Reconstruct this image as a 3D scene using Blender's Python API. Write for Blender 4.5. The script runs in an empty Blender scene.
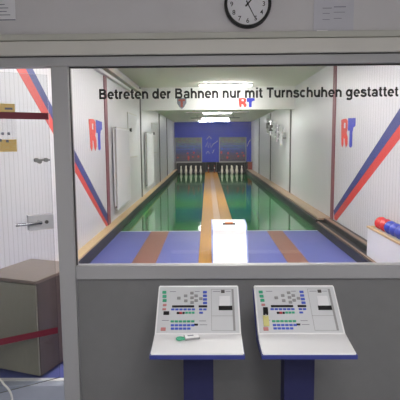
import bpy, bmesh, math, random
from mathutils import Vector, Matrix
random.seed(7)
S = bpy.context.scene
COL = S.collection
PI = math.pi

# ------------------------------------------------------------------ materials
def lin(c):
    c = c / 255.0
    return c / 12.92 if c <= 0.04045 else ((c + 0.055) / 1.055) ** 2.4
def rgb(r, g, b): return (lin(r), lin(g), lin(b), 1.0)

def mat(name, col, rough=0.5, metal=0.0, noise=0.0, scale=8.0, stretch=(1, 1, 1), bump=0.0, coat=0.0, spec=0.5, groove=None, emit=0.0, col2=None):
    m = bpy.data.materials.new(name); m.use_nodes = True
    nt = m.node_tree; N = nt.nodes; L = nt.links
    b = N['Principled BSDF']
    b.inputs['Base Color'].default_value = col
    b.inputs['Roughness'].default_value = rough
    b.inputs['Metallic'].default_value = metal
    b.inputs['Specular IOR Level'].default_value = spec
    b.inputs['Coat Weight'].default_value = coat
    if emit:
        b.inputs['Emission Color'].default_value = col
        b.inputs['Emission Strength'].default_value = emit
    if noise or groove or bump or col2:
        tc = N.new('ShaderNodeTexCoord'); mp = N.new('ShaderNodeMapping')
        mp.inputs['Scale'].default_value = stretch
        L.new(tc.outputs['Object'], mp.inputs['Vector'])
        nz = N.new('ShaderNodeTexNoise'); nz.inputs['Scale'].default_value = scale; nz.inputs['Detail'].default_value = 5
        L.new(mp.outputs['Vector'], nz.inputs['Vector'])
        mx = N.new('ShaderNodeMix'); mx.data_type = 'RGBA'
        d = col2 or tuple(max(0, c * (1 - noise)) for c in col[:3]) + (1,)
        e = col if col2 else tuple(min(1, c * (1 + noise)) for c in col[:3]) + (1,)
        mx.inputs['A'].default_value = d; mx.inputs['B'].default_value = e
        L.new(nz.outputs['Fac'], mx.inputs['Factor'])
        out = mx.outputs['Result']
        hgt = nz.outputs['Fac']
        if groove:                                             # board joints: (axis, pitch, width, tint)
            ax, pitch, w, tint = groove
            sp = N.new('ShaderNodeSeparateXYZ'); L.new(tc.outputs['Object'], sp.inputs['Vector'])
            dv = N.new('ShaderNodeMath'); dv.operation = 'DIVIDE'; L.new(sp.outputs[ax], dv.inputs[0]); dv.inputs[1].default_value = pitch
            fr = N.new('ShaderNodeMath'); fr.operation = 'FRACT'; L.new(dv.outputs[0], fr.inputs[0])
            lt = N.new('ShaderNodeMath'); lt.operation = 'LESS_THAN'; L.new(fr.outputs[0], lt.inputs[0]); lt.inputs[1].default_value = w / pitch
            m2 = N.new('ShaderNodeMix'); m2.data_type = 'RGBA'
            L.new(lt.outputs[0], m2.inputs['Factor']); L.new(out, m2.inputs['A'])
            m2.inputs['B'].default_value = tuple(c * tint for c in col[:3]) + (1,)
            out = m2.outputs['Result']
        L.new(out, b.inputs['Base Color'])
        if bump:
            bp = N.new('ShaderNodeBump'); bp.inputs['Strength'].default_value = bump; bp.inputs['Distance'].default_value = 0.01
            L.new(hgt, bp.inputs['Height']); L.new(bp.outputs['Normal'], b.inputs['Normal'])
    return m

def glass(name, tint, refl=1.0):
    m = bpy.data.materials.new(name); m.use_nodes = True
    nt = m.node_tree; N = nt.nodes; L = nt.links
    N.remove(N['Principled BSDF'])
    o = N['Material Output']
    t = N.new('ShaderNodeBsdfTransparent'); t.inputs['Color'].default_value = tint
    g = N.new('ShaderNodeBsdfGlossy'); g.inputs['Roughness'].default_value = 0.02; g.inputs['Color'].default_value = (refl, refl, refl, 1)
    f = N.new('ShaderNodeFresnel'); f.inputs['IOR'].default_value = 1.45
    mx = N.new('ShaderNodeMixShader')
    L.new(f.outputs[0], mx.inputs[0]); L.new(t.outputs[0], mx.inputs[1]); L.new(g.outputs[0], mx.inputs[2]); L.new(mx.outputs[0], o.inputs['Surface'])
    return m

M = {}
M['board_wall'] = mat('white_boards', rgb(214, 214, 218), 0.4, noise=0.03, scale=3, groove=('Y', 0.1, 0.013, 0.74))
M['hall_ceiling'] = mat('hall_ceiling', rgb(228, 226, 220), 0.7, noise=0.03, scale=2)
M['bulkhead'] = mat('bulkhead_paint', rgb(232, 232, 230), 0.5, noise=0.02)
M['blue_wall'] = mat('blue_mural_wall', rgb(34, 66, 206), 0.6, scale=1.6, col2=rgb(24, 40, 160))
M['room_wall'] = mat('grey_wall', rgb(206, 204, 206), 0.75, noise=0.05, scale=5, bump=0.02)
M['plain_wall'] = mat('anteroom_wall', rgb(190, 188, 184), 0.8, noise=0.04, scale=4)
M['room_ceiling'] = mat('anteroom_ceiling', rgb(205, 203, 200), 0.8, noise=0.03)
M['trim_light'] = mat('light_trim', rgb(206, 204, 197), 0.55, noise=0.03, scale=4)
M['trim_shade'] = mat('grey_green_trim', rgb(190, 190, 182), 0.6, noise=0.03, scale=4)
M['frame'] = mat('grey_frame', rgb(166, 166, 168), 0.45, noise=0.04, scale=6, stretch=(1, 1, 0.2))
M['panel'] = mat('grey_panel', rgb(122, 122, 123), 0.6, noise=0.06, scale=14, bump=0.02)
M['gasket'] = mat('dark_gasket', rgb(40, 38, 38), 0.6, noise=0.1)
M['floor_room'] = mat('blue_grey_floor', rgb(146, 150, 164), 0.6, noise=0.08, scale=30)
M['step'] = mat('lightened_blue_grey_step', rgb(168, 174, 190), 0.5, noise=0.06, scale=20)  # lightened to make up for less light on the upright riser
M['floor_blue'] = mat('blue_approach', rgb(84, 92, 160), 0.5, noise=0.10, scale=5)
M['brown'] = mat('brown_board', rgb(128, 84, 68), 0.5, noise=0.12, scale=6, stretch=(3, 0.5, 1))
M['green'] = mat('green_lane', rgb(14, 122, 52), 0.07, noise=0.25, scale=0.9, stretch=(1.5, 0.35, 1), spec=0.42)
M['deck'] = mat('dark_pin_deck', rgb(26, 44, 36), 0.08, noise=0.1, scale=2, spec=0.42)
M['white_line'] = mat('pale_line', rgb(200, 210, 220), 0.5, noise=0.03)
M['oak'] = mat('yellow_wood', rgb(176, 124, 30), 0.5, noise=0.18, scale=7, stretch=(5, 0.35, 1), spec=0.2)
M['oak_mid'] = mat('pale_track_wood', rgb(166, 122, 66), 0.4, noise=0.12, scale=7, stretch=(5, 0.3, 1), spec=0.3)
M['ledge'] = mat('ledge_wood', rgb(205, 176, 132), 0.45, noise=0.15, scale=6, stretch=(4, 0.4, 1))
M['ledge_grey'] = mat('weathered_ledge_wood', rgb(172, 148, 122), 0.5, noise=0.15, scale=6, stretch=(4, 0.4, 1))
M['brown_edge'] = mat('brown_edge_strip', rgb(138, 112, 96), 0.45, noise=0.12, scale=6, stretch=(3, 0.4, 1))
M['black'] = mat('black_board', rgb(18, 17, 20), 0.5, noise=0.15, scale=5)
M['dark'] = mat('dark_strip', rgb(84, 80, 80), 0.5, noise=0.1)
M['plum'] = mat('plum_strip', rgb(128, 60, 74), 0.5, noise=0.12, scale=6, stretch=(1, 1, 0.3))
M['red'] = mat('red_paint', rgb(206, 54, 50), 0.45, noise=0.08, scale=4)
M['navy'] = mat('blue_paint', rgb(42, 54, 126), 0.45, noise=0.10, scale=4)
M['logo_red'] = mat('logo_red', rgb(222, 58, 46), 0.45, noise=0.04)
M['logo_blue'] = mat('logo_blue', rgb(36, 52, 190), 0.45, noise=0.04)
M['enamel'] = mat('white_enamel', rgb(232, 232, 234), 0.35, noise=0.02)
M['white'] = mat('white_plastic', rgb(236, 236, 238), 0.4, noise=0.015, scale=20)
M['hood_white'] = mat('hood_white', rgb(250, 250, 250), 0.4, noise=0.01)
M['offwhite'] = mat('grey_white_plastic', rgb(206, 208, 212), 0.45, noise=0.02, scale=20)
M['pedestal'] = mat('navy_pedestal', rgb(24, 26, 74), 0.6, noise=0.08, scale=20)
M['console_blue'] = mat('console_blue', rgb(46, 56, 128), 0.5, noise=0.08, scale=20)
M['bluish'] = mat('pale_blue_edge', rgb(140, 156, 214), 0.4, noise=0.04)
M['ink'] = mat('black_ink', rgb(16, 16, 18), 0.5, noise=0.05)
M['grey_ink'] = mat('grey_ink', rgb(120, 122, 136), 0.6, noise=0.05)
M['btn_grey'] = mat('grey_button', rgb(150, 150, 152), 0.5, noise=0.05)
M['btn_green'] = mat('green_button', rgb(60, 170, 130), 0.45, noise=0.05)
M['btn_blue'] = mat('blue_button', rgb(72, 96, 200), 0.45, noise=0.05)
M['btn_red'] = mat('red_button', rgb(190, 60, 66), 0.45, noise=0.05)
M['btn_pink'] = mat('pale_red_button', rgb(196, 130, 130), 0.45, noise=0.05)
M['paper'] = mat('paper', rgb(226, 226, 230), 0.7, noise=0.02, scale=12)
M['sleeve'] = mat('clear_sleeve', rgb(200, 200, 208), 0.12, noise=0.05, scale=7, bump=0.25)
M['yellow'] = mat('yellow_print', rgb(236, 196, 92), 0.6, scale=9, col2=rgb(248, 222, 170))
M['olive'] = mat('pale_yellow_tag', rgb(206, 200, 134), 0.4, noise=0.1, scale=30)
M['orange'] = mat('orange_grip', rgb(226, 120, 60), 0.4, noise=0.05)
M['chrome'] = mat('chrome', rgb(205, 206, 210), 0.25, metal=1.0, noise=0.04)
M['steel'] = mat('brushed_steel', rgb(212, 212, 216), 0.4, metal=0.0, noise=0.06, scale=20, stretch=(1, 6, 1))
M['band'] = mat('maroon_band', rgb(110, 22, 44), 0.5, noise=0.08)
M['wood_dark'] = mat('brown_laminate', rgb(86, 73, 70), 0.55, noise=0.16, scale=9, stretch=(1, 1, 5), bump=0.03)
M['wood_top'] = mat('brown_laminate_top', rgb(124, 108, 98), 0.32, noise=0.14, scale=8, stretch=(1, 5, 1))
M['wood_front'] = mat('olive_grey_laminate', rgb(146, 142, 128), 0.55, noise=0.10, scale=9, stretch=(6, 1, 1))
M['rubber'] = mat('black_rubber', rgb(24, 24, 26), 0.7, noise=0.1)
M['cable'] = mat('white_cable', rgb(222, 222, 220), 0.45, noise=0.03)
M['ball_red'] = mat('red_ball', rgb(206, 34, 40), 0.22, noise=0.06, scale=6, coat=0.4)
M['ball_blue'] = mat('blue_ball', rgb(36, 58, 176), 0.22, noise=0.06, scale=6, coat=0.4)
M['pin'] = mat('pin_white', rgb(250, 244, 226), 0.3, noise=0.02)
M['rust'] = mat('rust_box', rgb(150, 72, 60), 0.6, noise=0.1)
M['tube'] = mat('lit_tube', (1.0, 0.985, 0.95, 1), 0.5, emit=42.0, noise=0.01)
M['tube_far'] = mat('lit_bulkhead_tube', (1.0, 0.985, 0.95, 1), 0.5, emit=70.0, noise=0.01)
M['tube_small'] = mat('lit_small_tube', (1.0, 0.985, 0.95, 1), 0.5, emit=66.0, noise=0.01)
M['tube_room'] = mat('lit_room_tube', (1.0, 0.97, 0.95, 1), 0.5, emit=30.0, noise=0.01)
M['lamp_grey'] = mat('lamp_grey', rgb(150, 152, 150), 0.5, noise=0.04)
M['pane'] = glass('window_glass', (0.965, 0.965, 0.965, 1), 0.8)
M['door_glass'] = glass('door_glass', (0.93, 0.94, 0.945, 1), 0.7)

def thin(name, c1, c2):
    m = bpy.data.materials.new(name); m.use_nodes = True
    nt = m.node_tree; N = nt.nodes; L = nt.links; N.remove(N['Principled BSDF'])
    nz = N.new('ShaderNodeTexNoise'); nz.inputs['Scale'].default_value = 14
    mx = N.new('ShaderNodeMix'); mx.data_type = 'RGBA'; mx.inputs['A'].default_value = c1; mx.inputs['B'].default_value = c2
    L.new(nz.outputs['Fac'], mx.inputs['Factor'])
    d = N.new('ShaderNodeBsdfDiffuse'); t = N.new('ShaderNodeBsdfTranslucent'); k = N.new('ShaderNodeMixShader'); k.inputs[0].default_value = .55
    L.new(mx.outputs['Result'], d.inputs[0]); L.new(mx.outputs['Result'], t.inputs[0]); L.new(d.outputs[0], k.inputs[1]); L.new(t.outputs[0], k.inputs[2])
    L.new(k.outputs[0], N['Material Output'].inputs['Surface'])
    return m
M['film'] = glass('clear_film', (0.93, 0.93, 0.93, 1), 0.5); M['thin_yellow'] = thin('thin_yellow_print', rgb(255, 208, 100), rgb(255, 238, 190))

# mural picture: bands of city lights over a dark ground
def mural_material():
    m = bpy.data.materials.new('mural_picture'); m.use_nodes = True
    nt = m.node_tree; N = nt.nodes; L = nt.links; b = N['Principled BSDF']; b.inputs['Roughness'].default_value = 0.5
    tc = N.new('ShaderNodeTexCoord')
    sp = N.new('ShaderNodeSeparateXYZ'); L.new(tc.outputs['Object'], sp.inputs[0])
    mr = N.new('ShaderNodeMapRange'); mr.inputs['From Min'].default_value = 0; mr.inputs['From Max'].default_value = 1.3
    L.new(sp.outputs['Z'], mr.inputs['Value'])
    r = N.new('ShaderNodeValToRGB'); L.new(mr.outputs[0], r.inputs[0])
    el = r.color_ramp.elements
    el[0].position = 0; el[0].color = rgb(74, 66, 88)
    el[1].position = 1; el[1].color = rgb(104, 106, 112)
    for p, c in ((0.22, rgb(84, 72, 96)), (0.4, rgb(58, 70, 136)), (0.6, rgb(82, 104, 150)), (0.8, rgb(112, 116, 118))):
        e = el.new(p); e.color = c
    mp = N.new('ShaderNodeMapping'); mp.inputs['Scale'].default_value = (5, 1, 16); L.new(tc.outputs['Object'], mp.inputs[0])
    nz = N.new('ShaderNodeTexNoise'); nz.inputs['Scale'].default_value = 1.2; nz.inputs['Detail'].default_value = 6; L.new(mp.outputs[0], nz.inputs['Vector'])
    mx = N.new('ShaderNodeMix'); mx.data_type = 'RGBA'; mx.blend_type = 'OVERLAY'; mx.inputs['Factor'].default_value = 0.9
    L.new(r.outputs[0], mx.inputs['A']); L.new(nz.outputs['Color'], mx.inputs['B']); L.new(mx.outputs['Result'], b.inputs['Base Color'])
    return m
M['mural'] = mural_material()

# ------------------------------------------------------------------ mesh helpers
def obj(name, bm, m, parent=None, loc=None, smooth=False):
    bmesh.ops.recalc_face_normals(bm, faces=bm.faces)
    me = bpy.data.meshes.new(name); bm.to_mesh(me); bm.free()
    if smooth:
        for p in me.polygons: p.use_smooth = True
    me.materials.append(M[m])
    o = bpy.data.objects.new(name, me); COL.objects.link(o)
    if parent: o.parent = parent
    if loc: o.location = loc
    return o
def tag(o, label=None, cat=None, group=None, kind=None):
    if label: o['label'] = label
    if cat: o['category'] = cat
    if group: o['group'] = group
    if kind: o['kind'] = kind
    return o
def thing(name, label, cat, loc=(0, 0, 0), rz=0.0, group=None, kind=None):
    o = bpy.data.objects.new(name, None); COL.objects.link(o); o.empty_display_size = 0.1
    o.location = loc; o.rotation_euler = (0, 0, rz)
    return tag(o, label, cat, group, kind)
def add_box(bm, x0, x1, y0, y1, z0, z1, bev=0.0, mtx=None, seg=2):
    r = bmesh.ops.create_cube(bm, size=1.0)
    vs = r['verts']
    for v in vs:
        v.co = Vector((x0 + (v.co.x + .5) * (x1 - x0), y0 + (v.co.y + .5) * (y1 - y0), z0 + (v.co.z + .5) * (z1 - z0)))
    if bev:
        es = list({e for v in vs for e in v.link_edges})
        g = bmesh.ops.bevel(bm, geom=es, offset=bev, segments=seg, affect='EDGES', profile=0.5)
        vs = list({v for f in g['faces'] for v in f.verts} | {v for v in vs if v.is_valid})
    if mtx:
        for v in vs: v.co = mtx @ v.co
    return vs
def box(name, m, x0, x1, y0, y1, z0, z1, parent=None, bev=0.0, mtx=None):
    bm = bmesh.new(); add_box(bm, x0, x1, y0, y1, z0, z1, bev, mtx); return obj(name, bm, m, parent)
def add_cyl(bm, p0, p1, r0, r1=None, seg=16):
    r1 = r0 if r1 is None else r1
    p0, p1 = Vector(p0), Vector(p1); d = p1 - p0
    q = d.to_track_quat('Z', 'Y').to_matrix().to_4x4()
    bmesh.ops.create_cone(bm, cap_ends=True, segments=seg, radius1=r0, radius2=r1, depth=d.length, matrix=Matrix.Translation((p0 + p1) / 2) @ q)
def add_poly(bm, pts, f, depth):
    """pts 2-D polygon; f maps (u, v, w) to 3-D; extruded w 0..depth"""
    a = [bm.verts.new(f(u, v, 0)) for u, v in pts]; b = [bm.verts.new(f(u, v, depth)) for u, v in pts]
    bm.faces.new(a[::-1]); bm.faces.new(b)
    n = len(pts)
    for i in range(n): bm.faces.new((a[i], a[(i + 1) % n], b[(i + 1) % n], b[i]))
def add_lathe(bm, prof, seg=20):
    rings = []
    for r, z in prof:
        if r < 1e-6: rings.append([bm.verts.new((0, 0, z))])
        else: rings.append([bm.verts.new((r * math.cos(2 * PI * k / seg), r * math.sin(2 * PI * k / seg), z)) for k in range(seg)])
    for A, B in zip(rings, rings[1:]):
        for k in range(seg):
            k2 = (k + 1) % seg
            if len(A) == 1: bm.faces.new((A[0], B[k], B[k2]))
            elif len(B) == 1: bm.faces.new((A[k], A[k2], B[0]))
            else: bm.faces.new((A[k], A[k2], B[k2], B[k]))
def add_tube(bm, pts, r, seg=10):
    pts = [Vector(p) for p in pts]; rings = []
    for i, p in enumerate(pts):
        d = (pts[min(i + 1, len(pts) - 1)] - pts[max(i - 1, 0)]).normalized()
        q = d.to_track_quat('Z', 'Y').to_matrix()
        rings.append([bm.verts.new(p + q @ Vector((r * math.cos(2 * PI * k / seg), r * math.sin(2 * PI * k / seg), 0))) for k in range(seg)])
    for A, B in zip(rings, rings[1:]):
        for k in range(seg): bm.faces.new((A[k], A[(k + 1) % seg], B[(k + 1) % seg], B[k]))
    bm.faces.new(rings[0][::-1]); bm.faces.new(rings[-1])
def text_mesh(body, size, extrude, bold=0.0):
    cu = bpy.data.curves.new('lettering', 'FONT'); cu.body = body; cu.size = size; cu.extrude = extrude; cu.offset = bold
    cu.resolution_u = 4
    t = bpy.data.objects.new('lettering', cu); COL.objects.link(t)
    dg = bpy.context.evaluated_depsgraph_get(); dg.update()
    me = bpy.data.meshes.new_from_object(t.evaluated_get(dg))
    bpy.data.objects.remove(t); bpy.data.curves.remove(cu)
    return me
def spread(me, f):
    for v in me.vertices: v.co = f(v.co)
def link(name, me, m, parent=None):
    me.materials.clear(); me.materials.append(M[m])
    o = bpy.data.objects.new(name, me); COL.objects.link(o)
    if parent: o.parent = parent
    return o
def struct(o, label=None, cat=None):
    return tag(o, label, cat, kind='structure')

# ------------------------------------------------------------------ plain sans-serif lettering drawn with strokes
def ribbon(bm, pts, w, f):
    out = []
    n = len(pts)
    for i, (x, y) in enumerate(pts):
        a = pts[max(i - 1, 0)]; c = pts[min(i + 1, n - 1)]
        d1 = Vector((x - a[0], y - a[1])); d2 = Vector((c[0] - x, c[1] - y))
        if d1.length < 1e-9: d1 = d2
        if d2.length < 1e-9: d2 = d1
        d1.normalize(); d2.normalize(); d = (d1 + d2).normalized(); k = 1 / max(.5, d.dot(d1))
        nx, ny = -d.y * w / 2 * k, d.x * w / 2 * k
        out.append(((x + nx, y + ny), (x - nx, y - ny)))
    vs = [[bm.verts.new(f(*p, q)) for p in pr for q in (0, 1)] for pr in out]
    for A, B in zip(vs, vs[1:]):
        bm.faces.new((A[0], B[0], B[2], A[2])); bm.faces.new((A[1], A[3], B[3], B[1]))
        bm.faces.new((A[0], A[1], B[1], B[0])); bm.faces.new((A[2], B[2], B[3], A[3]))
    for A in (vs[0], vs[-1]): bm.faces.new((A[0], A[2], A[3], A[1]))
def arc(cx, cy, rx, ry, a0, a1, n=14):
    return [(cx + rx * math.cos(math.radians(a0 + (a1 - a0) * k / n)), cy + ry * math.sin(math.radians(a0 + (a1 - a0) * k / n))) for k in range(n + 1)]
LW = .155
def glyphs():
    h = LW / 2; X = .53; C = .72; G = {}
    st = lambda x, y0, y1: ([(x, y0), (x, y1)], LW)
    G['n'] = (.575, [st(.115, 0, X), (arc(.2875, .29, .1725, X - h - .29 + .012, 180, 0) + [(.46, 0)], LW)])
    G['h'] = (.575, [st(.115, 0, C), (arc(.2875, .29, .1725, X - h - .29 + .012, 180, 0) + [(.46, 0)], LW)])
    G['m'] = (.86, [st(.115, 0, X), (arc(.27, .30, .155, X - h - .30 + .012, 180, 0) + [(.425, 0)], LW), (arc(.58, .30, .155, X - h - .30 + .012, 180, 0) + [(.735, 0)], LW)])
    G['u'] = (.575, [st(.46, 0, X), ([(.115, X)] + arc(.2875, .24, .1725, .24 - h + .012, 180, 360), LW)])
    G['r'] = (.37, [st(.115, 0, X), (arc(.29, .29, .175, X - h - .29 + .012, 180, 80), LW)])
    G['e'] = (.565, [(arc(.285, .265, .185, .205, 0, 318, 26), LW), ([(.09, .265), (.54, .265)], .092)])
    G['c'] = (.53, [(arc(.28, .265, .185, .205, 44, 316, 24), LW)])
    G['d'] = (.60, [(arc(.27, .265, .178, .205, 0, 360, 28), LW), st(.475, 0, C)])
    G['g'] = (.60, [(arc(.27, .28, .178, .19, 0, 360, 28), LW), ([(.475, X), (.475, -.02)] + arc(.28, -.03, .195, .125, 0, -150, 12), LW)])
    G['a'] = (.565, [(arc(.28, .345, .165, .125, 165, 0) + [(.445, .0)], LW), (arc(.265, .155, .165, .105, 0, 360, 24), LW * .8)])
    G['t'] = (.35, [([(.155, .67), (.155, .15)] + arc(.25, .15, .095, .082, 180, 270, 8) + [(.325, .068)], LW), ([(.015, .483), (.305, .483)], .095)])
    G['s'] = (.52, [([(.425, .375), (.40, .425), (.345, .455), (.265, .468), (.18, .472), (.125, .435), (.11, .385), (.13, .335), (.19, .302), (.28, .278), (.37, .25), (.425, .21), (.44, .155), (.42, .10), (.36, .06), (.265, .046), (.17, .06), (.11, .10), (.085, .165)], LW)])
    G['i'] = (.26, [st(.13, 0, X), ([(.13, .61), (.13, C)], LW)])
    G['B'] = (.69, [st(.13, 0, C), ([(.13, C - h)] + [(.36, C - h)] + arc(.38, .527, .15, C - h - .527, 80, -80, 10) + [(.36, .39), (.13, .39)], LW * .95), ([(.13, .375), (.38, .375)] + arc(.40, .2125, .165, .1625, 80, -80, 10) + [(.38, h), (.13, h)], LW * .95)])
    G['T'] = (.60, [([(.02, C - h), (.58, C - h)], LW), st(.30, 0, C)])
    G[' '] = (.27, [])
    return G
def sans_line(bm, body, x0, x1, z0, cap):
    G = glyphs(); x = 0; todo = []
    for ch in body:
        w, st = G[ch]; todo += [([(x + p[0], p[1]) for p in pts], lw) for pts, lw in st]; x += w
    lo = .13 - LW / 2; hi = x - .035
    kx = (x1 - x0) / (hi - lo); kz = cap / .72
    for pts, lw in todo:
        ribbon(bm, pts, lw, lambda u, v, q: Vector((x0 + (u - lo) * kx, .0105 - .0008 * q, z0 + v * kz)))

# ------------------------------------------------------------------ layout (metres; +Y down the lanes)
XL, XR = -1.71, 2.26            # hall side walls
YP = 3.08                       # partition front face
YA = 8.73                       # lanes begin
YB = 25.55                      # blue back wall
ZC = 3.0
ZF = -0.22                      # the viewing room lies a step lower
DX0, DX1 = -0.13, 0.49          # ball return between the lanes
LX0, LX1 = -1.58, 1.97

# ------------------------------------------------------------------ shell
struct(box('floor', 'floor_room', -1.9, 2.75, -2.7, 3.16, ZF - 0.1, ZF), 'blue-grey floor of the viewing room in front of the window', 'floor')
fa = struct(box('floor_approach', 'floor_blue', XL, XR, 3.16, YA, -0.1, 0.0), 'blue run-up floor behind the window with two brown boards', 'floor')
struct(box('ceiling', 'room_ceiling', -1.9, 2.75, -2.7, 3.13, ZC, ZC + 0.1), 'pale ceiling of the viewing room', 'ceiling')
struct(box('ceiling_hall', 'hall_ceiling', XL - .1, XR + .1, 3.13, 12.85, ZC, ZC + 0.1), 'grey-white ceiling over the run-up behind the window lettering', 'ceiling')
struct(box('ceiling_rear', 'hall_ceiling', XL - .1, XR + .1, 13.05, YB + 2, 2.62, 2.72), 'low grey ceiling over the pin end of the lanes', 'ceiling')
wl = struct(box('wall_left', 'board_wall', XL - .1, XL, 3.13, YB + 2, -0.1, ZC + .1), 'white boarded left wall with a red and blue diagonal stripe', 'wall')
wr = struct(box('wall_right', 'board_wall', XR, XR + .1, 3.13, YB + 2, -0.1, ZC + .1), 'white boarded right wall with a blue and red diagonal stripe', 'wall')
struct(box('wall_anteroom_left', 'plain_wall', -1.9, -1.79, -2.7, YP, ZF, ZC), 'plain left wall of the viewing room', 'wall')
struct(box('wall_anteroom_right', 'plain_wall', 2.65, 2.75, -2.7, YP, ZF, ZC), 'plain right wall of the viewing room', 'wall')
struct(box('wall_anteroom_rear', 'plain_wall', -1.9, 2.75, -2.7, -2.6, ZF, ZC), 'plain wall behind the viewer', 'wall')
bh = struct(box('wall_bulkhead', 'bulkhead', XL, XR, 12.85, 13.05, 2.425, ZC + .1), 'white bulkhead crossing the hall above the lanes', 'wall')
bk = struct(box('wall_back', 'blue_wall', XL, XR, YB, YB + .1, 0.56, 2.62), 'blue painted back wall above the pins', 'wall')
struct(box('wall_pin_pit', 'black', XL, XR, YB + 1.9, YB + 2, -0.1, 2.62), 'black curtain wall behind the pins', 'wall')
struct(box('floor_pin_pit', 'black', XL, XR, YB + .12, YB + 1.9, -0.1, -0.004), 'black pit floor behind the pins', 'floor')

# partition
fr = thing('window_1', 'wide grey-framed window onto the lanes with black German lettering', 'window', (0, YP, 0), kind='structure')
def wpart(name, m, x0, x1, y0, y1, z0, z1, bev=0.004): return box(name, m, x0, x1, y0, y1, z0, z1, fr, bev)
wpart('window_frame', 'frame', -0.956, -0.852, -0.03, 0.06, ZF, 2.066)                 # the tall post
wpart('window_frame', 'frame', -0.852, 2.16, -0.015, 0.06, 0.725, 0.813)               # bottom rail
wpart('window_frame', 'frame', -1.79, 2.65, -0.02, 0.06, 2.066, 2.122)                  # head
wpart('window_frame', 'frame', 2.16, 2.26, -0.02, 0.06, ZF, 2.066)                     # far post
wpart('gasket', 'gasket', -0.852, -0.848, 0.0, 0.03, 0.813, 2.066, 0)
wpart('gasket', 'gasket', -0.846, 2.16, 0.0, 0.03, 2.059, 2.066, 0)
pane = wpart('pane', 'pane', -0.848, 2.16, 0.012, 0.018, 0.813, 2.059, 0)
bm = bmesh.new(); sans_line(bm, 'Betreten der Bahnen nur mit Turnschuhen gestattet', -0.671, 1.176, 1.869, 0.062)
le = obj('lettering', bm, 'ink', fr); le['label'] = 'black lettering reading Betreten der Bahnen nur mit Turnschuhen gestattet'
struct(box('wall_front', 'panel', -0.852, 2.16, YP + 0.012, YP + 0.05, ZF, 0.725), 'grey panel below the window behind the two consoles', 'wall')
tr = struct(box('trim_1', 'trim_light', -1.79, 2.65, YP - 0.05, YP + .05, 2.128, 2.212, bev=0.004), 'pale grey casing strip just above the window', 'trim')
box('shadow_gap', 'gasket', -1.79, 2.65, YP - 0.02, YP + .05, 2.122, 2.128, tr)
t2 = struct(box('trim_2', 'trim_shade', -1.79, 2.65, YP - 0.03, YP + .05, 2.219, 2.257, bev=0.003), 'narrow grey moulding below the clock', 'trim')
box('shadow_gap', 'gasket', -1.79, 2.65, YP - 0.01, YP + .05, 2.212, 2.219, t2)
struct(box('wall_front_upper', 'room_wall', -1.79, 2.65, YP, YP + .05, 2.257, ZC), 'grey wall above the window carrying the clock', 'wall')
struct(box('wall_front_right', 'room_wall', 2.26, 2.65, YP, YP + .05, ZF, 2.066), 'grey wall right of the window', 'wall')
struct(box('trim_3', 'enamel', -1.71, -0.956, 3.135, 3.172, 0.0, 0.005), 'white metal threshold strip in the doorway', 'trim')

struct(box('trim_9', 'step', -1.79, -0.956, 3.07, 3.16, ZF, 0.0, bev=.004), 'blue-grey step under the white threshold strip', 'step')
# approach boards, line, lanes
for x0, x1, s in ((-1.025, -0.70, 'left'), (1.055, 1.335, 'right')):
    b = box('approach_board', 'brown', x0, x1, 3.6, YA - .02, 0.0, 0.003, fa)
    b['label'] = 'brown run-up board in the %s half of the blue floor' % s
lane = {}
for s, x0, x1 in (('left', LX0, DX0), ('right', DX1, LX1)):
    t = thing('bowling_lane', 'shiny green %s lane running to the %s set of pins' % (s, s), 'bowling lane', ((x0 + x1) / 2, YA, 0))
    t['kind'] = 'structure'
    w = (x1 - x0) / 2
    box('lane_surface', 'green', -w, w, 0, YB + .1 - YA, -0.1, 0.0, t)
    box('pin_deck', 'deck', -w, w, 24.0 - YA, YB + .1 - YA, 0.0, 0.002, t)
    box('foul_line', 'white_line', -w, w, -0.02, 0.02, 0.0, 0.003, t)
# ball return between the lanes
t = thing('ball_return_track', 'yellow wooden ball return track running between the green lanes', 'ball return', ((DX0 + DX1) / 2, 3.6, 0))
L = YB - 3.6
w = (DX1 - DX0) / 2
box('plank', 'oak', -w, -w + .245, 0, L, 0.0, 0.035, t, .004)
box('center_strip', 'oak_mid', -w + .245, -w + .385, 0, L, 0.0, 0.022, t)
box('plank', 'oak', -w + .385, w, 0, L, 0.0, 0.035, t, .004)

# side ledges
t = thing('trim_4', 'low wooden ledge along the left wall beside the lane', 'ledge', (0, 0, 0), kind='structure')
box('ledge_cap', 'ledge', XL, LX0, 3.16, YB, 0.165, 0.2, t, .004)
box('ledge_side', 'black', XL, LX0 - .008, 3.16, YB, 0.0, 0.165, t)
t = thing('trim_5', 'low wooden ledge along the right wall beside the green lane', 'ledge', (0, 0, 0), kind='structure')
box('ledge_cap', 'ledge_grey', 2.02, XR, 8.9, YB, 0.165, 0.2, t, .004)
box('ledge_side', 'black', LX1, XR, 8.9, YB, 0.0, 0.165, t)
t = thing('trim_6', 'stepped black ledge with brown edges beside the white ball rack', 'ledge', (0, 0, 0), kind='structure')
box('step', 'black', LX1, XR, 3.16, 8.9, 0.0, 0.125, t)
box('edge_strip', 'brown_edge', 2.0, 2.034, 3.16, 8.9, 0.125, 0.137, t)
box('step', 'black', 2.12, XR, 6.22, 8.9, 0.125, 0.195, t)
box('edge_strip', 'brown_edge', 2.14, 2.2, 6.22, 8.9, 0.195, 0.203, t)

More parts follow.
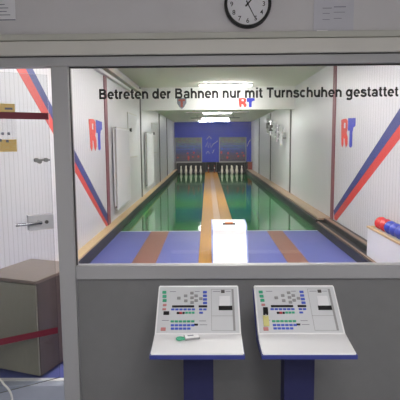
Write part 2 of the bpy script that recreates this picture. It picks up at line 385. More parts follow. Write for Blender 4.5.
# wall strips, stripes and letters
NT = []
def on_left(u, v, wd): return Vector((XL + wd, u, v))
def on_right(u, v, wd): return Vector((XR - wd, u, v))
def strip(wall, f, name, m, pts, d=0.002, label=None):
    bm = bmesh.new(); add_poly(bm, pts, f, d); o = obj(name, bm, m, wall)
    if label: o['label'] = label
    return o
strip(wl, on_left, 'stripe', 'red', [(3.186, 2.993), (3.52, 2.993), (8.215, 0.23), (8.215, 0.202), (8.1, 0.202)], label='red half of the diagonal stripe')
strip(wl, on_left, 'stripe', 'navy', [(3.52, 2.993), (3.74, 2.993), (8.215, 0.40), (8.215, 0.23)], label='dark blue half of the diagonal stripe')
strip(wr, on_right, 'stripe', 'red', [(8.55, 0.205), (8.7, 0.205), (8.72, 0.27), (3.55, 2.993), (3.2, 2.993), (3.32, 2.93)], label='red half of the diagonal stripe')
strip(wr, on_right, 'stripe', 'navy', [(8.72, 0.27), (8.76, 0.36), (4.05, 2.993), (3.55, 2.993)], label='dark blue half of the diagonal stripe')
for wall, f, ys, nm in ((wl, on_left, (8.22, 8.44), 'plum'), (wr, on_right, (8.77, 8.97), 'plum')):
    a, b = ys
    tw = struct(strip(None, f, 'trim_1%d' % len(NT), nm, [(a, .2), (b, .2), (b, ZC), (a, ZC)], .012), 'plum-red upright strip on the %s wall where the lane begins' % ('left' if wall is wl else 'right'), 'trim'); NT.append(tw)
for wall, f, y, zt in ((wl, on_left, 12.55, 2.98), (wl, on_left, 17.4, 2.6), (wl, on_left, 20.6, 2.6), (wr, on_right, 13.38, 2.6), (wr, on_right, 17.6, 2.6), (wr, on_right, 21.5, 2.6)):
    tw = struct(strip(None, f, 'trim_1%d' % len(NT), 'dark', [(y, .2), (y + .14, .2), (y + .14, zt), (y, zt)], .02), 'dark upright joint strip on the %s wall, %s' % ('left' if wall is wl else 'right', 'at the bulkhead' if y < 14 else 'midway to the pins' if y < 19 else 'nearest the pins'), 'trim'); NT.append(tw)

def letters(parent, f, u0, v0, w, h):
    """the slanted two-colour emblem: R with pointed legs, T with a heavy bar"""
    g = lambda u, v, wd: f(u0 + u * w, v0 + v * h, wd)
    bm = bmesh.new()
    for p in ([(0, .98), (.2, 1.0), (.2, .12), (.13, 0), (.06, .1)], [(.2, 1.0), (.36, 1.0), (.47, .92), (.33, .86), (.2, .86)], [(.33, .86), (.47, .92), (.48, .66), (.33, .66)],
              [(.2, .68), (.48, .66), (.42, .5), (.2, .5)], [(.2, .5), (.42, .5), (.5, .35), (.5, .12), (.4, 0), (.34, .1), (.3, .3), (.2, .36)]):
        add_poly(bm, p, g, .004)
    obj('emblem_letter', bm, 'logo_red', parent)['label'] = 'red letter R'
    bm = bmesh.new()
    for p in ([(.52, 1.0), (1.0, .97), (1.0, .72), (.86, .66), (.84, .56), (.52, .58)], [(.64, .58), (.82, .58), (.82, .06), (.74, .0), (.64, .04)]):
        add_poly(bm, p, g, .004)
    obj('emblem_letter', bm, 'logo_blue', parent)['label'] = 'blue letter T'
letters(wl, on_left, 7.12, 1.48, 0.88, 0.47)
letters(wr, lambda u, v, wd: Vector((XR - wd, -u, v)), -8.40, 1.49, 0.80, 0.47)
on_bulk = lambda u, v, wd: Vector((u, 12.85 - wd, v))
letters(bh, on_bulk, 0.80, 2.475, 0.42, 0.24)
# crest on the bulkhead
t = thing('crest_sign', 'small shield crest on the white bulkhead above the left lane', 'badge', (-0.66, 12.849, 2.60))
bm = bmesh.new(); add_poly(bm, [(-.12, .13), (.12, .13), (.12, 0), (.06, -.1), (0, -.15), (-.06, -.1), (-.12, 0)], lambda u, v, wd: Vector((u, -wd, v)), .012); obj('shield', bm, 'grey_ink', t)
bm = bmesh.new(); add_poly(bm, [(-.085, .1), (.085, .1), (.085, .05), (.03, .05), (.03, -.1), (-.03, -.1), (-.03, .05), (-.085, .05)], lambda u, v, wd: Vector((u, -.012 - wd, v)), .005); obj('cross', bm, 'rust', t)
# cable duct along the left ceiling edge
t = struct(box('trim_7', 'trim_light', XL, XL + .12, 3.2, 12.8, 2.78, 2.86, bev=.004), 'pale cable duct high on the left wall', 'trim')
box('lower_duct', 'enamel', XL, XL + .07, 3.2, 12.8, 2.70, 2.75, t, .004)

# ------------------------------------------------------------------ lamps (modelled fixtures with glowing tubes; some unseen ones added for light)
def lamp(label, x, y, z, w, d, m, group, h=.07, iw=None):
    t = thing('ceiling_lamp', label, 'ceiling lamp', (x, y, z), group=group)
    box('housing', 'lamp_grey', -w / 2, w / 2, -d / 2, d / 2, -.035, 0, t, .006)
    iw = w if iw is None else iw
    bm = bmesh.new()
    add_box(bm, -iw / 2 + .03, iw / 2 - .03, -d / 2 + .02, d / 2 - .02, -h, -.035, .012)
    obj('diffuser', bm, m, t)
    return t
g = 'lamps over the lanes'
lamp('long fluorescent lamp on the ceiling just before the white bulkhead', 0.45, 12.1, ZC, 1.3, .14, 'tube_far', g)
for y in (7.3, 5.8, 4.2):  # unseen lamps added to light the front of the hall
    o = lamp('unseen fluorescent lamp added over the run-up, above the window head', 0.28, y, 2.84, 1.5, .22, 'tube', g)
    box('added_uplight', 'tube', -.7, .7, -.08, .08, 0, .02, o, .004)  # glowing strip added on top to brighten the hall ceiling
    for sx in (-.7, .7):
        bm = bmesh.new(); add_cyl(bm, (sx, .09, 0), (sx, .09, ZC - 2.84), .01, seg=8); obj('hanger', bm, 'lamp_grey', o)
lamp('low fluorescent lamp behind the white bulkhead, nearer of two', 0.3, 14.9, 2.50, 1.9, .12, 'tube_small', g, h=.055, iw=.9)
lamp('low fluorescent lamp behind the white bulkhead, nearer to the pins', 0.3, 19.2, 2.54, 1.9, .12, 'tube_small', g, h=.055, iw=1.1)
for o in [o for o in COL.objects if o.name.startswith('ceiling_lamp') and o.location.z < 2.6]:
    for sx in (-.7, .7):
        bm = bmesh.new(); add_cyl(bm, (sx, 0, 0), (sx, 0, 2.62 - o.location.z), .012, seg=8); obj('hanger', bm, 'lamp_grey', o)
lamp('unseen fluorescent lamp added behind the white bulkhead', 0.3, 13.45, 2.62, 1.5, .2, 'tube_far', g)  # unseen lamp added to brighten the pin end
lamp('fluorescent lamp on the pin-end ceiling close to the blue wall', 0.3, 23.2, 2.62, 1.5, .2, 'tube_small', g)
for y, zl in ((-0.1, 2.75), (-1.5, 2.95)):  # unseen, behind the viewer; the front one hung lower to brighten the wall
    o = lamp('unseen square lamp hanging from the viewing room ceiling', 0.4, y, zl, 1.2, .6, 'tube_room', 'viewing room lamps')
    for sx in (-.4, .4):
        bm = bmesh.new(); add_cyl(bm, (sx, 0, 0), (sx, 0, ZC - zl), .01, seg=8); obj('hanger', bm, 'lamp_grey', o)

# ------------------------------------------------------------------ pin end
bm = bmesh.new()
add_lathe(bm, [(0, 0), (.032, 0), (.036, .02), (.05, .08), (.058, .135), (.052, .19), (.034, .25), (.026, .285), (.031, .32), (.036, .35), (.03, .38), (.016, .397), (0, .402)], 18)
pin0 = obj('bowling_pin', bm, 'pin', smooth=True)
rows = [(0, 0, 'frontmost'), (-1, 1, 'left of the second row'), (1, 1, 'right of the second row'), (-2, 2, 'outer left corner'), (0, 2, 'middle king'), (2, 2, 'outer right corner'),
        (-1, 3, 'left of the fourth row'), (1, 3, 'right of the fourth row'), (0, 4, 'rearmost')]
first = True
for s, cx in (('left', (LX0 + DX0) / 2), ('right', (DX1 + LX1) / 2)):
    for u, v, w in rows:
        p = pin0 if first else pin0.copy()
        if not first: COL.objects.link(p)
        first = False
        p.location = (cx + u * .25, 24.45 + v * .25, 0)
        tag(p, 'white ninepin at the end of the %s lane, %s pin' % (s, w), 'bowling pin', 'pins on the %s lane' % s)
for s, cx in (('left', -0.99), ('right', 1.30)):
    t = thing('mural_panel', 'framed city-night picture panel above the %s pins' % s, 'picture', (cx, YB, 0.60))
    w = .665
    box('picture', 'mural', -w, w, -.03, 0, 0.0, 1.24, t)
    bm = bmesh.new()
    add_box(bm, -w - .04, -w, -.045, 0, -.04, 1.24); add_box(bm, w, w + .04, -.045, 0, -.04, 1.24); add_box(bm, -w - .04, w + .04, -.045, 0, -.07, 0)
    obj('panel_frame', bm, 'lamp_grey', t)
    for k in range(3):
        for q in range(5):
            x = -w + .12 + q * .27 + random.uniform(-.05, .05); z = .25 + .2 * k + random.uniform(-.05, .05)
            if random.random() < .35: continue
            h = random.uniform(.04, .1) + (.12 if q == 2 and k == 0 else 0)
            bm = bmesh.new(); add_poly(bm, [(x - .05, z), (x - .015, z - h), (x + .03, z - h * .8), (x + .06, z), (x + .02, z + h * .6), (x - .03, z + h * .5)], lambda a, b, d: Vector((a, -.03 - d, b)), .004)
            obj('painted_figure', bm, 'btn_red' if k < 2 else 'btn_blue', t)
    bm = bmesh.new(); add_box(bm, -w + .04, w - .3, -.034, -.03, .62, .645); add_box(bm, -w + .2, w - .05, -.034, -.03, .78, .80); obj('light_streaks', bm, 'btn_blue', t)
# pale brush strokes on the blue wall between and beside the panels
def stroke(pts, r=.012):
    bm = bmesh.new(); add_tube(bm, [(x, YB - .004, z) for x, z in pts], r, 6); obj('brush_stroke', bm, 'trim_light', bk)
stroke([(-.1, 1.35), (0.0, 1.62), (.05, 1.3), (.13, 1.56), (.18, 1.3), (.3, 1.5), (.42, 1.56), (.52, 1.66)])
stroke([(-.08, 1.0), (.02, 1.14), (.1, 1.0)]); stroke([(.25, 1.02), (.34, 1.2)]); stroke([(2.05, 1.35), (2.14, 1.6), (2.24, 1.7)])
stroke([(-.05, 1.72), (.1, 1.9), (.2, 1.75)])
t = thing('stop_post', 'small reddish post left of centre at the end of the ball track', 'post', (.05, 25.2, .022)); 
def post(t):
    bm = bmesh.new(); add_lathe(bm, [(0, 0), (.04, 0), (.04, .02), (.02, .03), (.02, .34), (.028, .36), (.0, .39)], 12); obj('shaft', bm, 'rust', t, smooth=False)
    bm = bmesh.new(); add_lathe(bm, [(.021, .2), (.028, .21), (.028, .26), (.021, .27)], 12); obj('collar', bm, 'trim_light', t)
t.location = (.04, 25.2, .035); post(t)
t = thing('stop_post', 'small reddish post right of centre at the end of the ball track', 'post', (.35, 25.2, .035)); post(t)
t = thing('wall_box', 'small rust-coloured box on the ledge right of the right pins', 'box', (2.14, 24.9, .2))
box('casing', 'rust', -.1, .1, -.15, .15, 0, .36, t, .01); box('lid', 'brown_edge', -.11, .11, -.16, .16, .36, .39, t, .005)
# pit cheeks and pin deck surrounds (dark)
t = thing('pin_pit_hood', 'black pit hood behind the left pins', 'hood', (-0.855, YB, 0)); 
def cheeks(t):
    for sx in (-1, 1): box('cheek', 'black', sx * .735 - .02, sx * .735 + .02, -.03, 1.6, 0.0, .52, t)
    box('curtain', 'black', -.715, .715, .5, .53, 0.02, .52, t)
cheeks(t)
t = thing('pin_pit_hood', 'black pit hood behind the right pins', 'hood', (1.225, YB, 0)); cheeks(t)

# ------------------------------------------------------------------ things in the hall
def radiator(label, y, ln):
    t = thing('radiator', label, 'radiator', (XL, y, 0), group='white radiators on the left wall')
    box('panel', 'enamel', .085, .105, 0, ln, .39, 1.87, t, .006)
    box('panel', 'enamel', .03, .05, .02, ln - .02, .39, 1.87, t, .006)
    bm = bmesh.new()
    for k in range(int(ln / .1)): add_box(bm, .05, .085, .06 + k * .1, .075 + k * .1, .42, 1.84)
    obj('fins', bm, 'trim_light', t)
    bm = bmesh.new()
    for k in range(int(ln / .075) - 1): add_box(bm, .105, .111, .05 + k * .075, .075 + k * .075, .43, 1.83, .002)
    obj('ribbing', bm, 'enamel', t)
    box('top_grille', 'trim_light', .03, .105, .03, ln - .03, 1.86, 1.88, t)
    for q in (.2, ln - .2):
        for z in (.6, 1.6): box('bracket', 'steel', 0.003, .03, q - .02, q + .02, z - .03, z + .03, t)
    bm = bmesh.new(); add_cyl(bm, (.07, -.05, .45), (.07, .03, .45), .02, seg=12); obj('valve', bm, 'chrome', t)
    return t
radiator('tall white radiator on the left wall, nearer to the window', 8.72, 1.45)
radiator('tall white radiator on the left wall, beyond the bulkhead', 13.15, 1.5)
def board(label, y0, y1, z0, z1):
    t = thing('notice_board', label, 'board', (XL, y0, z0), group='white boards on the left wall')
    box('backing', 'trim_light', 0.003, .012, 0, y1 - y0, 0, z1 - z0, t)
    box('sheet', 'paper', .012, .02, .03, y1 - y0 - .03, .03, z1 - z0 - .03, t)
    return t
board('white board on the left wall behind the nearer radiator', 10.55, 11.9, 1.26, 2.25)
board('white board on the left wall behind the farther radiator', 15.1, 16.7, 1.26, 2.2)
def hook(label, y, z):
    t = thing('wall_hook', label, 'hook', (XL + .02 if y < 12 else XL + .02, y, z))
    bm = bmesh.new(); add_cyl(bm, (0, 0, 0), (.02, 0, 0), .03, seg=14); obj('rosette', bm, 'ink', t)
    bm = bmesh.new(); add_cyl(bm, (.02, 0, 0), (.06, 0, 0), .035, .045, seg=14); obj('grip', bm, 'ink', t)
hook('black hook at the top of the nearer white wall board', 10.62, 1.87)
hook('black hook at the top of the farther white wall board', 15.2, 1.87)

# pipework rack high on the right wall
t = thing('pipe_rack', 'silver pipe and clamp rack high on the right wall near the pins', 'rack', (XR, 14.0, 0))
bm = bmesh.new(); add_tube(bm, [(-.12, 0, 1.78), (-.12, 2.2, 2.0), (-.12, 4.0, 2.22)], .03); add_tube(bm, [(-.12, .2, 1.62), (-.12, 2.2, 1.78), (-.12, 4.0, 1.9)], .025); obj('rail', bm, 'steel', t)
for k in range(5):
    y = .25 + k * .8; z = 1.7 + k * .1
    bm = bmesh.new(); add_cyl(bm, (-.13, y, z - .2), (-.13, y, z + .25), .045, seg=12); add_cyl(bm, (-.13, y, z + .25), (-.13, y, z + .3), .07, seg=12); obj('clamp', bm, 'chrome' if k % 2 else 'steel', t)
    bm = bmesh.new(); add_box(bm, -.1, 0, y - .03, y + .03, z - .03, z + .03); obj('bracket', bm, 'lamp_grey', t)
for k, y in enumerate((2.4, 3.1)):
    bm = bmesh.new(); add_box(bm, -.2, -.02, y, y + .4, 1.95 + k * .1, 2.15 + k * .1, .02); obj('motor_box', bm, 'dark', t)

# ball return hood
t = thing('ball_return_hood', 'white ball return hood with orange grip standing on the track', 'ball return', (.285, 6.4, .0))
prof = [(-.22, .036), (.05, .36), (.075, .43), (.11, .468), (.17, .488), (.5, .50), (.62, .45), (.7, .30), (.7, .036)]
f = lambda u, v, wd: Vector((-.22 + wd, u, v))
bm = bmesh.new(); add_poly(bm, [(a, b) for a, b in prof], f, .44); obj('shell', bm, 'hood_white', t)
for x in (-.238, .22):
    bm = bmesh.new(); add_poly(bm, [(a - .004 if a < .17 else a, b + (.004 if b > .1 else 0)) for a, b in prof], lambda u, v, wd: Vector((x + wd, u, v)), .018); obj('side_cheek', bm, 'bluish', t)
box('grip_recess', 'ink', -.085, .085, .15, .25, .488, .497, t); box('grip', 'orange', -.055, .055, .155, .245, .497, .512, t, .004)

# ball rack with balls
t = thing('ball_rack', 'white ball rack with wooden rim against the right wall', 'ball rack', (2.035, 4.0, .137))
ry = 6.2 - 4.0
box('cabinet', 'enamel', 0, .222, 0, ry, 0, .36, t, .004)
box('rim', 'ledge', -.012, .03, -.01, ry + .01, .36, .385, t, .004)
box('rim', 'ledge', .20, .222, -.01, ry + .01, .36, .385, t, .004)
box('rim', 'ledge', .03, .20, ry - .03, ry + .01, .36, .385, t, .004)
box('tray_bed', 'trim_light', .03, .20, 0, ry - .03, .36, .365, t)
bm = bmesh.new(); bmesh.ops.create_uvsphere(bm, u_segments=32, v_segments=20, radius=.08); ball0 = obj('bowling_ball', bm, 'ball_red', smooth=True)
mb = ball0.data.copy(); mb.materials.clear(); mb.materials.append(M['ball_blue'])
labs = [('red', 'farthest ball in the white rack'), ('red', 'second ball from the far end, touching the blue one'), ('blue', 'blue ball touching the red ones'), ('blue', 'second of the blue balls'), ('blue', 'blue ball at the edge of the view'), ('blue', 'next ball beyond the edge')]
for k in range(5):
    o = ball0 if k == 0 else ball0.copy()
    if k: COL.objects.link(o)
    c, l = labs[k]
    if c == 'blue': o.data = mb
    o.location = (2.15, 6.04 - .163 * k, .137 + .365 + .08)
    tag(o, ('shiny red bowling ball, ' if c == 'red' else 'shiny ') + l if c == 'red' else 'shiny ' + l, 'bowling ball', 'bowling balls in the rack')

# cabinet behind the glass door
t = thing('side_cabinet', 'low brown wood-grain cabinet behind the glass door', 'cabinet', (-1.15, 3.15, 0), rz=math.radians(-20))
W, D_, H_ = .46, .52, .69
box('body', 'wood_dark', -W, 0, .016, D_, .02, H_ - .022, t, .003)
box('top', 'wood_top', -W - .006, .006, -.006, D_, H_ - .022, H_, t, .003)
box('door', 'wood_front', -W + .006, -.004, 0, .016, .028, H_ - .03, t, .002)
for x in (-W + .05, -.05):
    for y in (.06, D_ - .06):
        bm = bmesh.new(); add_cyl(bm, (x - .012, y, .014), (x + .012, y, .014), .014, seg=14); add_box(bm, x - .016, x + .016, y - .016, y + .016, .014, .021); obj('caster', bm, 'rubber', t)

# glass door
ang = math.radians(33)
DW = .91
t = thing('door_1', 'open frameless glass door with maroon bands and lever lock', 'door', (-1.014 - DW * math.cos(ang), 3.161 - DW * math.sin(ang), 0.0), rz=ang, kind='structure')
leaf = box('glass_leaf', 'door_glass', 0, DW, 0, .01, .012, 2.03, t)
for z, l in ((1.771, 'upper'), (.35, 'lower')):
    box('marking_band', 'band', 0.02, DW - .003, -.002, 0, z - .021, z + .021, t)['label'] = '%s maroon marking band' % l
lk = box('lock_plate', 'steel', DW - .162, DW - .002, -.022, .032, 1.045, 1.142, t, .004)
bm = bmesh.new(); add_cyl(bm, (DW - .1, -.022, 1.1), (DW - .1, -.07, 1.1), .012, seg=14); add_tube(bm, [(DW - .09, -.064, 1.1), (DW - .14, -.07, 1.1), (DW - .25, -.066, 1.098)], .0095); obj('lever', bm, 'chrome', lk)
bm = bmesh.new(); add_cyl(bm, (DW - .05, -.022, 1.095), (DW - .05, -.027, 1.095), .012, seg=14); obj('key_cylinder', bm, 'dark', lk)
bm = bmesh.new(); add_cyl(bm, (DW - .035, -.0, 1.494), (DW - .035, -.03, 1.494), .013, seg=12); add_cyl(bm, (DW - .095, 0, 1.494), (DW - .095, -.035, 1.494), .014, seg=12); add_cyl(bm, (DW - .1, -.02, 1.494), (DW - .012, -.02, 1.494), .006, seg=10); add_cyl(bm, (DW - .075, 0, 1.485), (DW - .075, -.025, 1.485), .014, seg=10)
obj('latch', bm, 'lamp_grey', t)
bm = bmesh.new()
for z in (.3, 1.75): add_box(bm, -.02, .06, -.012, .022, z - .05, z + .05, .004)
obj('hinge', bm, 'steel', t)
# poster pasted on the glass
p = thing('poster', 'yellow and white sheet pasted on the glass door across the upper band', 'poster', t.location, rz=ang)
bm = bmesh.new(); bm.faces.new([bm.verts.new(c) for c in ((DW - .52, -.0003, 1.55), (DW - .206, -.0003, 1.55), (DW - .206, -.0003, 1.842), (DW - .52, -.0003, 1.842))]); obj('sheet', bm, 'film', p)
y0 = .0085
# front side of the sheet faces the viewer through the glass
bm = bmesh.new(); bm.faces.new([bm.verts.new(c) for c in ((DW - .52, -.0008, 1.792), (DW - .206, -.0008, 1.792), (DW - .206, -.0008, 1.842), (DW - .52, -.0008, 1.842))]); obj('printed_panel', bm, 'thin_yellow', p)
bm = bmesh.new(); bm.faces.new([bm.verts.new(c) for c in ((DW - .52, -.0008, 1.55), (DW - .206, -.0008, 1.55), (DW - .206, -.0008, 1.625), (DW - .52, -.0008, 1.625))]); obj('printed_panel', bm, 'thin_yellow', p)
bm = bmesh.new(); add_box(bm, DW - .265, DW - .22, -.0016, -.0012, 1.806, 1.818); obj('printed_mark', bm, 'grey_ink', p)
bm = bmesh.new()
for k, (q, z) in enumerate(((.25, 1.66), (.285, 1.66), (.26, 1.615), (.3, 1.62))): add_box(bm, DW - q - .008, DW - q + .008, -.0016, -.0012, z - .008, z + .008)
obj('printed_mark', bm, 'grey_ink', p)
# wall bracket that carries the door hinges (outside the view)
struct(box('trim_8', 'frame', -1.80, -1.775, 2.60, 2.72, ZF, 2.066), 'grey hinge jamb of the glass door', 'trim')

# white cable drooping by the door
bm = bmesh.new()
pts = []
import itertools
ctrl = [(-1.7, 2.55, .26), (-1.30, 2.72, .235), (-1.215, 2.75, .17), (-1.182, 2.76, .09), (-1.192, 2.74, .02), (-1.24, 2.72, -.05), (-1.38, 2.68, -.14), (-1.6, 2.6, -.205), (-1.75, 2.5, -.213)]
for i in range(len(ctrl) - 1):
    p0 = Vector(ctrl[max(i - 1, 0)]); p1 = Vector(ctrl[i]); p2 = Vector(ctrl[i + 1]); p3 = Vector(ctrl[min(i + 2, len(ctrl) - 1)])
    for k in range(6):
        s = k / 6
        pts.append(.5 * ((2 * p1) + (-p0 + p2) * s + (2 * p0 - 5 * p1 + 4 * p2 - p3) * s * s + (-p0 + 3 * p1 - 3 * p2 + p3) * s ** 3))
pts.append(Vector(ctrl[-1]))
add_tube(bm, pts, .0065, 8)
tag(obj('power_cord', bm, 'cable', smooth=True), 'white cord looping down to the floor before the glass door', 'cord')

# ------------------------------------------------------------------ clock and notices
t = thing('wall_clock', 'round white wall clock with black rim above the window', 'clock', (.246, YP, 2.42))
R0 = .1405
bm = bmesh.new()
rim = [(R0 - .017, .034), (R0 - .012, .042), (R0 - .004, .040), (R0, .03), (R0, .0), (R0 - .018, .0), (R0 - .018, .03)]
n = 48
rings = [[bm.verts.new((r * math.cos(2 * PI * k / n), -y, r * math.sin(2 * PI * k / n))) for k in range(n)] for r, y in rim]
for a in range(len(rings)):
    A, B = rings[a], rings[(a + 1) % len(rings)]
    for k in range(n): bm.faces.new((A[k], A[(k + 1) % n], B[(k + 1) % n], B[k]))
obj('rim', bm, 'black', t)
bm = bmesh.new(); add_cyl(bm, (0, 0, 0), (0, -.022, 0), R0 - .0172, seg=48); dial = obj('dial', bm, 'paper', t)
for h in range(1, 13):
    a = h / 12 * 2 * PI
    me = text_mesh(str(h), .038, .0004, .0004)
    cx = (min(v.co.x for v in me.vertices) + max(v.co.x for v in me.vertices)) / 2; cy = max(v.co.y for v in me.vertices) / 2
    spread(me, lambda c: Vector(((c.x - cx) + .096 * math.sin(a), -.0228 - c.z, (c.y - cy) + .096 * math.cos(a))))
    link('numeral', me, 'ink', dial)
def hand(name, deg, ln, wd, y):
    a = math.radians(deg)
    g = lambda u, v, d: Vector((u * math.cos(a) + v * math.sin(a), -y - d, -u * math.sin(a) + v * math.cos(a)))
    bm = bmesh.new(); add_poly(bm, [(-wd, -.02), (wd, -.02), (wd * .6, ln), (-wd * .6, ln)], g, .0015); obj(name, bm, 'ink', t)
hand('hour_hand', 43, .06, .0045, .024); hand('minute_hand', 152, .1, .0032, .026)
bm = bmesh.new(); add_cyl(bm, (0, -.023, 0), (0, -.030, 0), .007, seg=16); obj('hub', bm, 'ink', t)

def notice(name, label, x0, x1, z0, z1, m, lines):
    t = thing(name, label, 'notice', (x0, YP, z0))
    w, h = x1 - x0, z1 - z0
    box('sheet', 'paper' if m == 'paper' else m, 0, w, -.004, 0, 0, h, t)
    for (u0, u1, v, th) in lines: box('printed_text', 'grey_ink', u0 * w, u1 * w, -.0048, -.004, v * h, v * h + th, t)
    return t
t = notice('paper_sign', 'white paper notice at the top left above the doorway', -1.37, -1.165, 2.345, 2.60, 'paper', [(.1, .85, .12, .004), (.1, .75, .2, .004), (.1, .8, .28, .004), (.1, .7, .36, .004), (.15, .85, .5, .006), (.15, .85, .6, .006)])
box('lower_border', 'grey_ink', 0.0, .205, -.0052, -.004, 0, .006, t)
t = notice('sleeved_notice', 'notice in a shiny clear plastic sleeve above the window', .645, .885, 2.26, 2.56, 'sleeve', [(.22, .45, .44, .004), (.5, .8, .46, .005), (.22, .4, .34, .003), (.5, .78, .36, .003), (.22, .4, .22, .003), (.5, .7, .24, .003)])
box('sleeve_edge', 'enamel', .02, .085, -.006, -.004, .0, .006, t)

# ------------------------------------------------------------------ consoles
BW = .44
def console(label, cx, mirror_shift=0.0):
    t = thing('score_console', label, 'console', (cx, 2.2, 0))
    # side profile, u = depth, v = height
    f = lambda u, v, d: Vector((-BW / 2 + d, u, v))
    bm = bmesh.new()
    add_poly(bm, [(0, .606), (0, .611), (.004, .614), (.195, .6285), (.435, .806), (.452, .806), (.462, .795), (.245, .612), (.2, .606)], f, BW)
    es = [e for e in bm.edges if abs(e.verts[0].co.x - e.verts[1].co.x) < 1e-6 and max(abs(e.verts[0].co.x), 0) > 0]
    bmesh.ops.bevel(bm, geom=es, offset=.004, segments=2, affect='EDGES')
    obj('housing', bm, 'white', t)
    bm = bmesh.new()
    add_poly(bm, [(-.004, .586), (-.004, .606), (.2, .606), (.25, .612), (.462, .785), (.462, .765), (.26, .572), (.2, .572)], lambda u, v, d: Vector((-BW / 2 - .004 + d, u, v)), BW + .008)
    obj('tray', bm, 'console_blue', t)
    bm = bmesh.new(); add_poly(bm, [(.235, ZF + .012), (.235, .577), (.355, .672), (.355, ZF + .012)], lambda u, v, d: Vector((-.078 + d, u, v)), .156); obj('pedestal', bm, 'pedestal', t)
    box('base_plate', 'pedestal', -.15, .15, .08, .5, ZF, ZF + .012, t, .004)
    # sloping control panel, own frame: x across, y up the slope, z out of it
    ev = Vector((0, .24, .1775)); ln = ev.length; ev.normalize(); eu = Vector((1, 0, 0)); ew = eu.cross(ev)
    mt = Matrix(((eu.x, ev.x, ew.x, -BW / 2), (eu.y, ev.y, ew.y, .195), (eu.z, ev.z, ew.z, .6285), (0, 0, 0, 1)))
    pn = box('control_panel', 'offwhite', .008, BW - .008, .008, ln - .006, 0.0003, .0025, t, 0, mt)
    def uv(px, py):
        tt = (197 - py) / 172.0
        xl = 50 + 20 * tt; xr = 368 - 10 * tt
        s = tt * 2.5 / (2.71 - tt * .21)
        return (px - xl) / (xr - xl) * BW, s * ln
    cache = {}
    def part(name, m, px, py, w, h, z=.0025, hgt=.004, parent=pn):
        u, v = uv(px, py)
        key = (name, m, w, h, hgt)
        if key not in cache:
            bm = bmesh.new(); add_box(bm, -w / 2, w / 2, -h / 2, h / 2, 0, hgt, min(.0015, hgt / 3), seg=1)
            o = obj(name, bm, m, parent); cache[key] = o.data
        else:
            o = bpy.data.objects.new(name, cache[key]); COL.objects.link(o); o.parent = parent
        o.matrix_local = mt @ Matrix.Translation((u, v, z))
        return o
    for y in (47, 62, 77): part('button', 'btn_green', 90, y, .022, .018)
    part('button', 'btn_pink', 90, 93, .02, .014)
    for x, y in ((142, 68), (167, 60), (167, 78), (190, 50), (190, 67), (190, 84), (205, 60), (205, 77), (222, 70)):
        part('pin_key', 'btn_grey', x, y, .019, .017)
    for y in (47, 60, 73, 86): part('button', 'btn_blue', 237, y, .022, .015)
    part('display', 'ink', 157, 98, .118, .013, hgt=.003); part('display', 'ink', 229, 98, .046, .013, hgt=.003)
    for k in range(6): part('button', 'btn_blue', 119 + k * 15, 109, .018, .011)
    for k in range(2): part('button', 'btn_blue', 221 + k * 15, 109, .018, .011)
    part('button', 'ink', 138, 122, .015, .013); part('button', 'btn_red', 148, 122, .014, .013); part('button', 'ink', 158, 122, .012, .013)
    for k in range(3): part('button', 'btn_green', 169 + k * 12, 121, .015, .012)
    part('button', 'btn_blue', 222, 121, .02, .011)
    for k in range(6): part('button', 'btn_green', 116 + k * 15, 152, .018, .012)
    for y in (166, 178):
        for k in range(6 if y == 166 else 5): part('button', 'btn_blue', 116 + k * 15, y, .018, .012)
    part('button', 'ink', 203, 164, .02, .011)
    part('button', 'btn_pink', 82, 180, .026, .02)
    for (a, b, y) in ((110, 132, 44), (200, 218, 44), (78, 104, 148), (216, 244, 164), (214, 240, 150), (266, 292, 44), (312, 330, 44)):
        u0, v0 = uv(a, y); u1, v1 = uv(b, y); box('printed_text', 'grey_ink', u0, u1, v0 - .0015, v0 + .0015, .0025, .003, pn, 0, mt)
    bm = bmesh.new()
    def fl(x0, y0, x1, y1):
        u0, v0 = uv(x0, y0); u1, v1 = uv(x1, y1); add_box(bm, min(u0, u1) - .0008, max(u0, u1) + .0008, min(v0, v1) - .0008, max(v0, v1) + .0008, .0025, .0032, 0, mt)
    for y in (36, 132, 185): fl(260, y, 340, y)
    fl(260, 36, 260, 185); fl(340, 36, 340, 185)
    obj('cover_seam', bm, 'btn_grey', pn)
    kn = part('printer_knob', 'dark', 302, 45, .02, .018, hgt=.006)
    pr = part('printer_slot', 'ink', 311, 104, .072, .028, hgt=.003)
    u, v = uv(308, 80)
    bm = bmesh.new(); add_box(bm, u - .029, u + .029, v - .03, v + .032, .004, .0075, .001, mt); o = obj('paper_strip', bm, 'paper', pn)
    return t, pn, mt, uv, part
t, pn, mt, uv, part = console('white and blue score console with a green and white tag on its shelf', -0.055)
part('key_switch', 'ink', 95, 122, .03, .022)
part('button', 'btn_pink', 88, 108, .02, .012)
tg = thing('key_tag', 'green and white key tag lying on the shelf of the console', 'tag', (-0.055 - .06, 2.343, .6268), rz=math.radians(14))
tg.rotation_euler.x = math.radians(4.5)
tilt = math.radians(5)
bm = bmesh.new(); add_box(bm, -.007, .069, -.022, .022, .0, .010, .003); obj('tag_shade_rim', bm, 'btn_grey', tg)  # grey rim stands in for the shadow outlining the white card
bm = bmesh.new(); add_box(bm, -.004, .066, -.019, .019, .009, .014, .002); obj('tag_card', bm, 'white', tg)
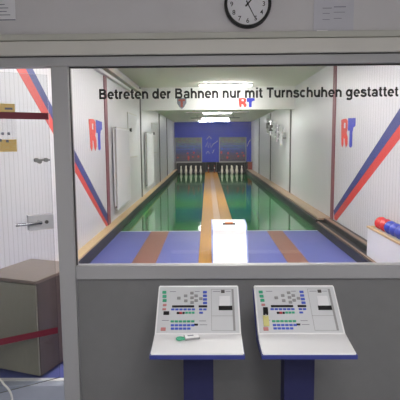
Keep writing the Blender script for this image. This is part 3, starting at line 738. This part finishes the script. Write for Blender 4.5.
bm = bmesh.new(); add_box(bm, .010, .040, -.003, .006, .014, .0145); obj('tag_print', bm, 'grey_ink', tg)
bm = bmesh.new(); add_tube(bm, [(-.03 + .016 * math.cos(a), -.004 + .011 * math.sin(a), .0065) for a in [k * 2 * PI / 16 for k in range(15)]], .0055, 6); add_box(bm, -.035, .008, -.014, .008, .0, .008, .002); obj('green_strap', bm, 'btn_green', tg)
t, pn, mt, uv, part = console('white and blue score console with a yellow-tagged key in its lock', 0.471)
part('key_switch', 'steel', 92, 122, .026, .022)
# key hanging from the lock
u, v = uv(92, 122)
base = t.matrix_basis @ mt
k = thing('key_with_tag', 'black-headed key with a yellow tag in the console lock', 'key', base @ Vector((u, v, .0068)))
q = mt.to_3x3()
def kb(name, m, *a):
    bm = bmesh.new(); add_box(bm, *a, .001, q.to_4x4()); return obj(name, bm, m, k)
kb('key_head', 'ink', -.012, .012, -.016, .022, .0, .018)
kb('ring', 'steel', -.002, .002, -.03, -.01, .004, .010)
kb('tag', 'olive', -.017, .013, -.085, -.022, .003, .007)

# ------------------------------------------------------------------ world, camera, view
wd = bpy.data.worlds.new('world'); S.world = wd; wd.use_nodes = True
wd.node_tree.nodes['Background'].inputs['Color'].default_value = (0.4, 0.42, 0.45, 1)
wd.node_tree.nodes['Background'].inputs['Strength'].default_value = 0.05

F = 490.0
pitch = math.atan(58 / F); yaw = math.atan(8 / F * math.cos(pitch)); roll = math.radians(-0.46)
cd = bpy.data.cameras.new('camera'); cd.sensor_width = 36; cd.lens = F / 400 * 36; cd.clip_start = .05; cd.clip_end = 100
cam = bpy.data.objects.new('camera', cd); COL.objects.link(cam)
cam.matrix_world = Matrix.Translation((0, 0, 1.6)) @ Matrix.Rotation(yaw, 4, 'Z') @ Matrix.Rotation(PI / 2 - pitch, 4, 'X') @ Matrix.Rotation(roll, 4, 'Z')
S.camera = cam
S.view_settings.view_transform = 'Standard'; S.view_settings.look = 'None'; S.view_settings.gamma = 1; S.view_settings.use_curve_mapping = False
S.view_settings.exposure = 0.0
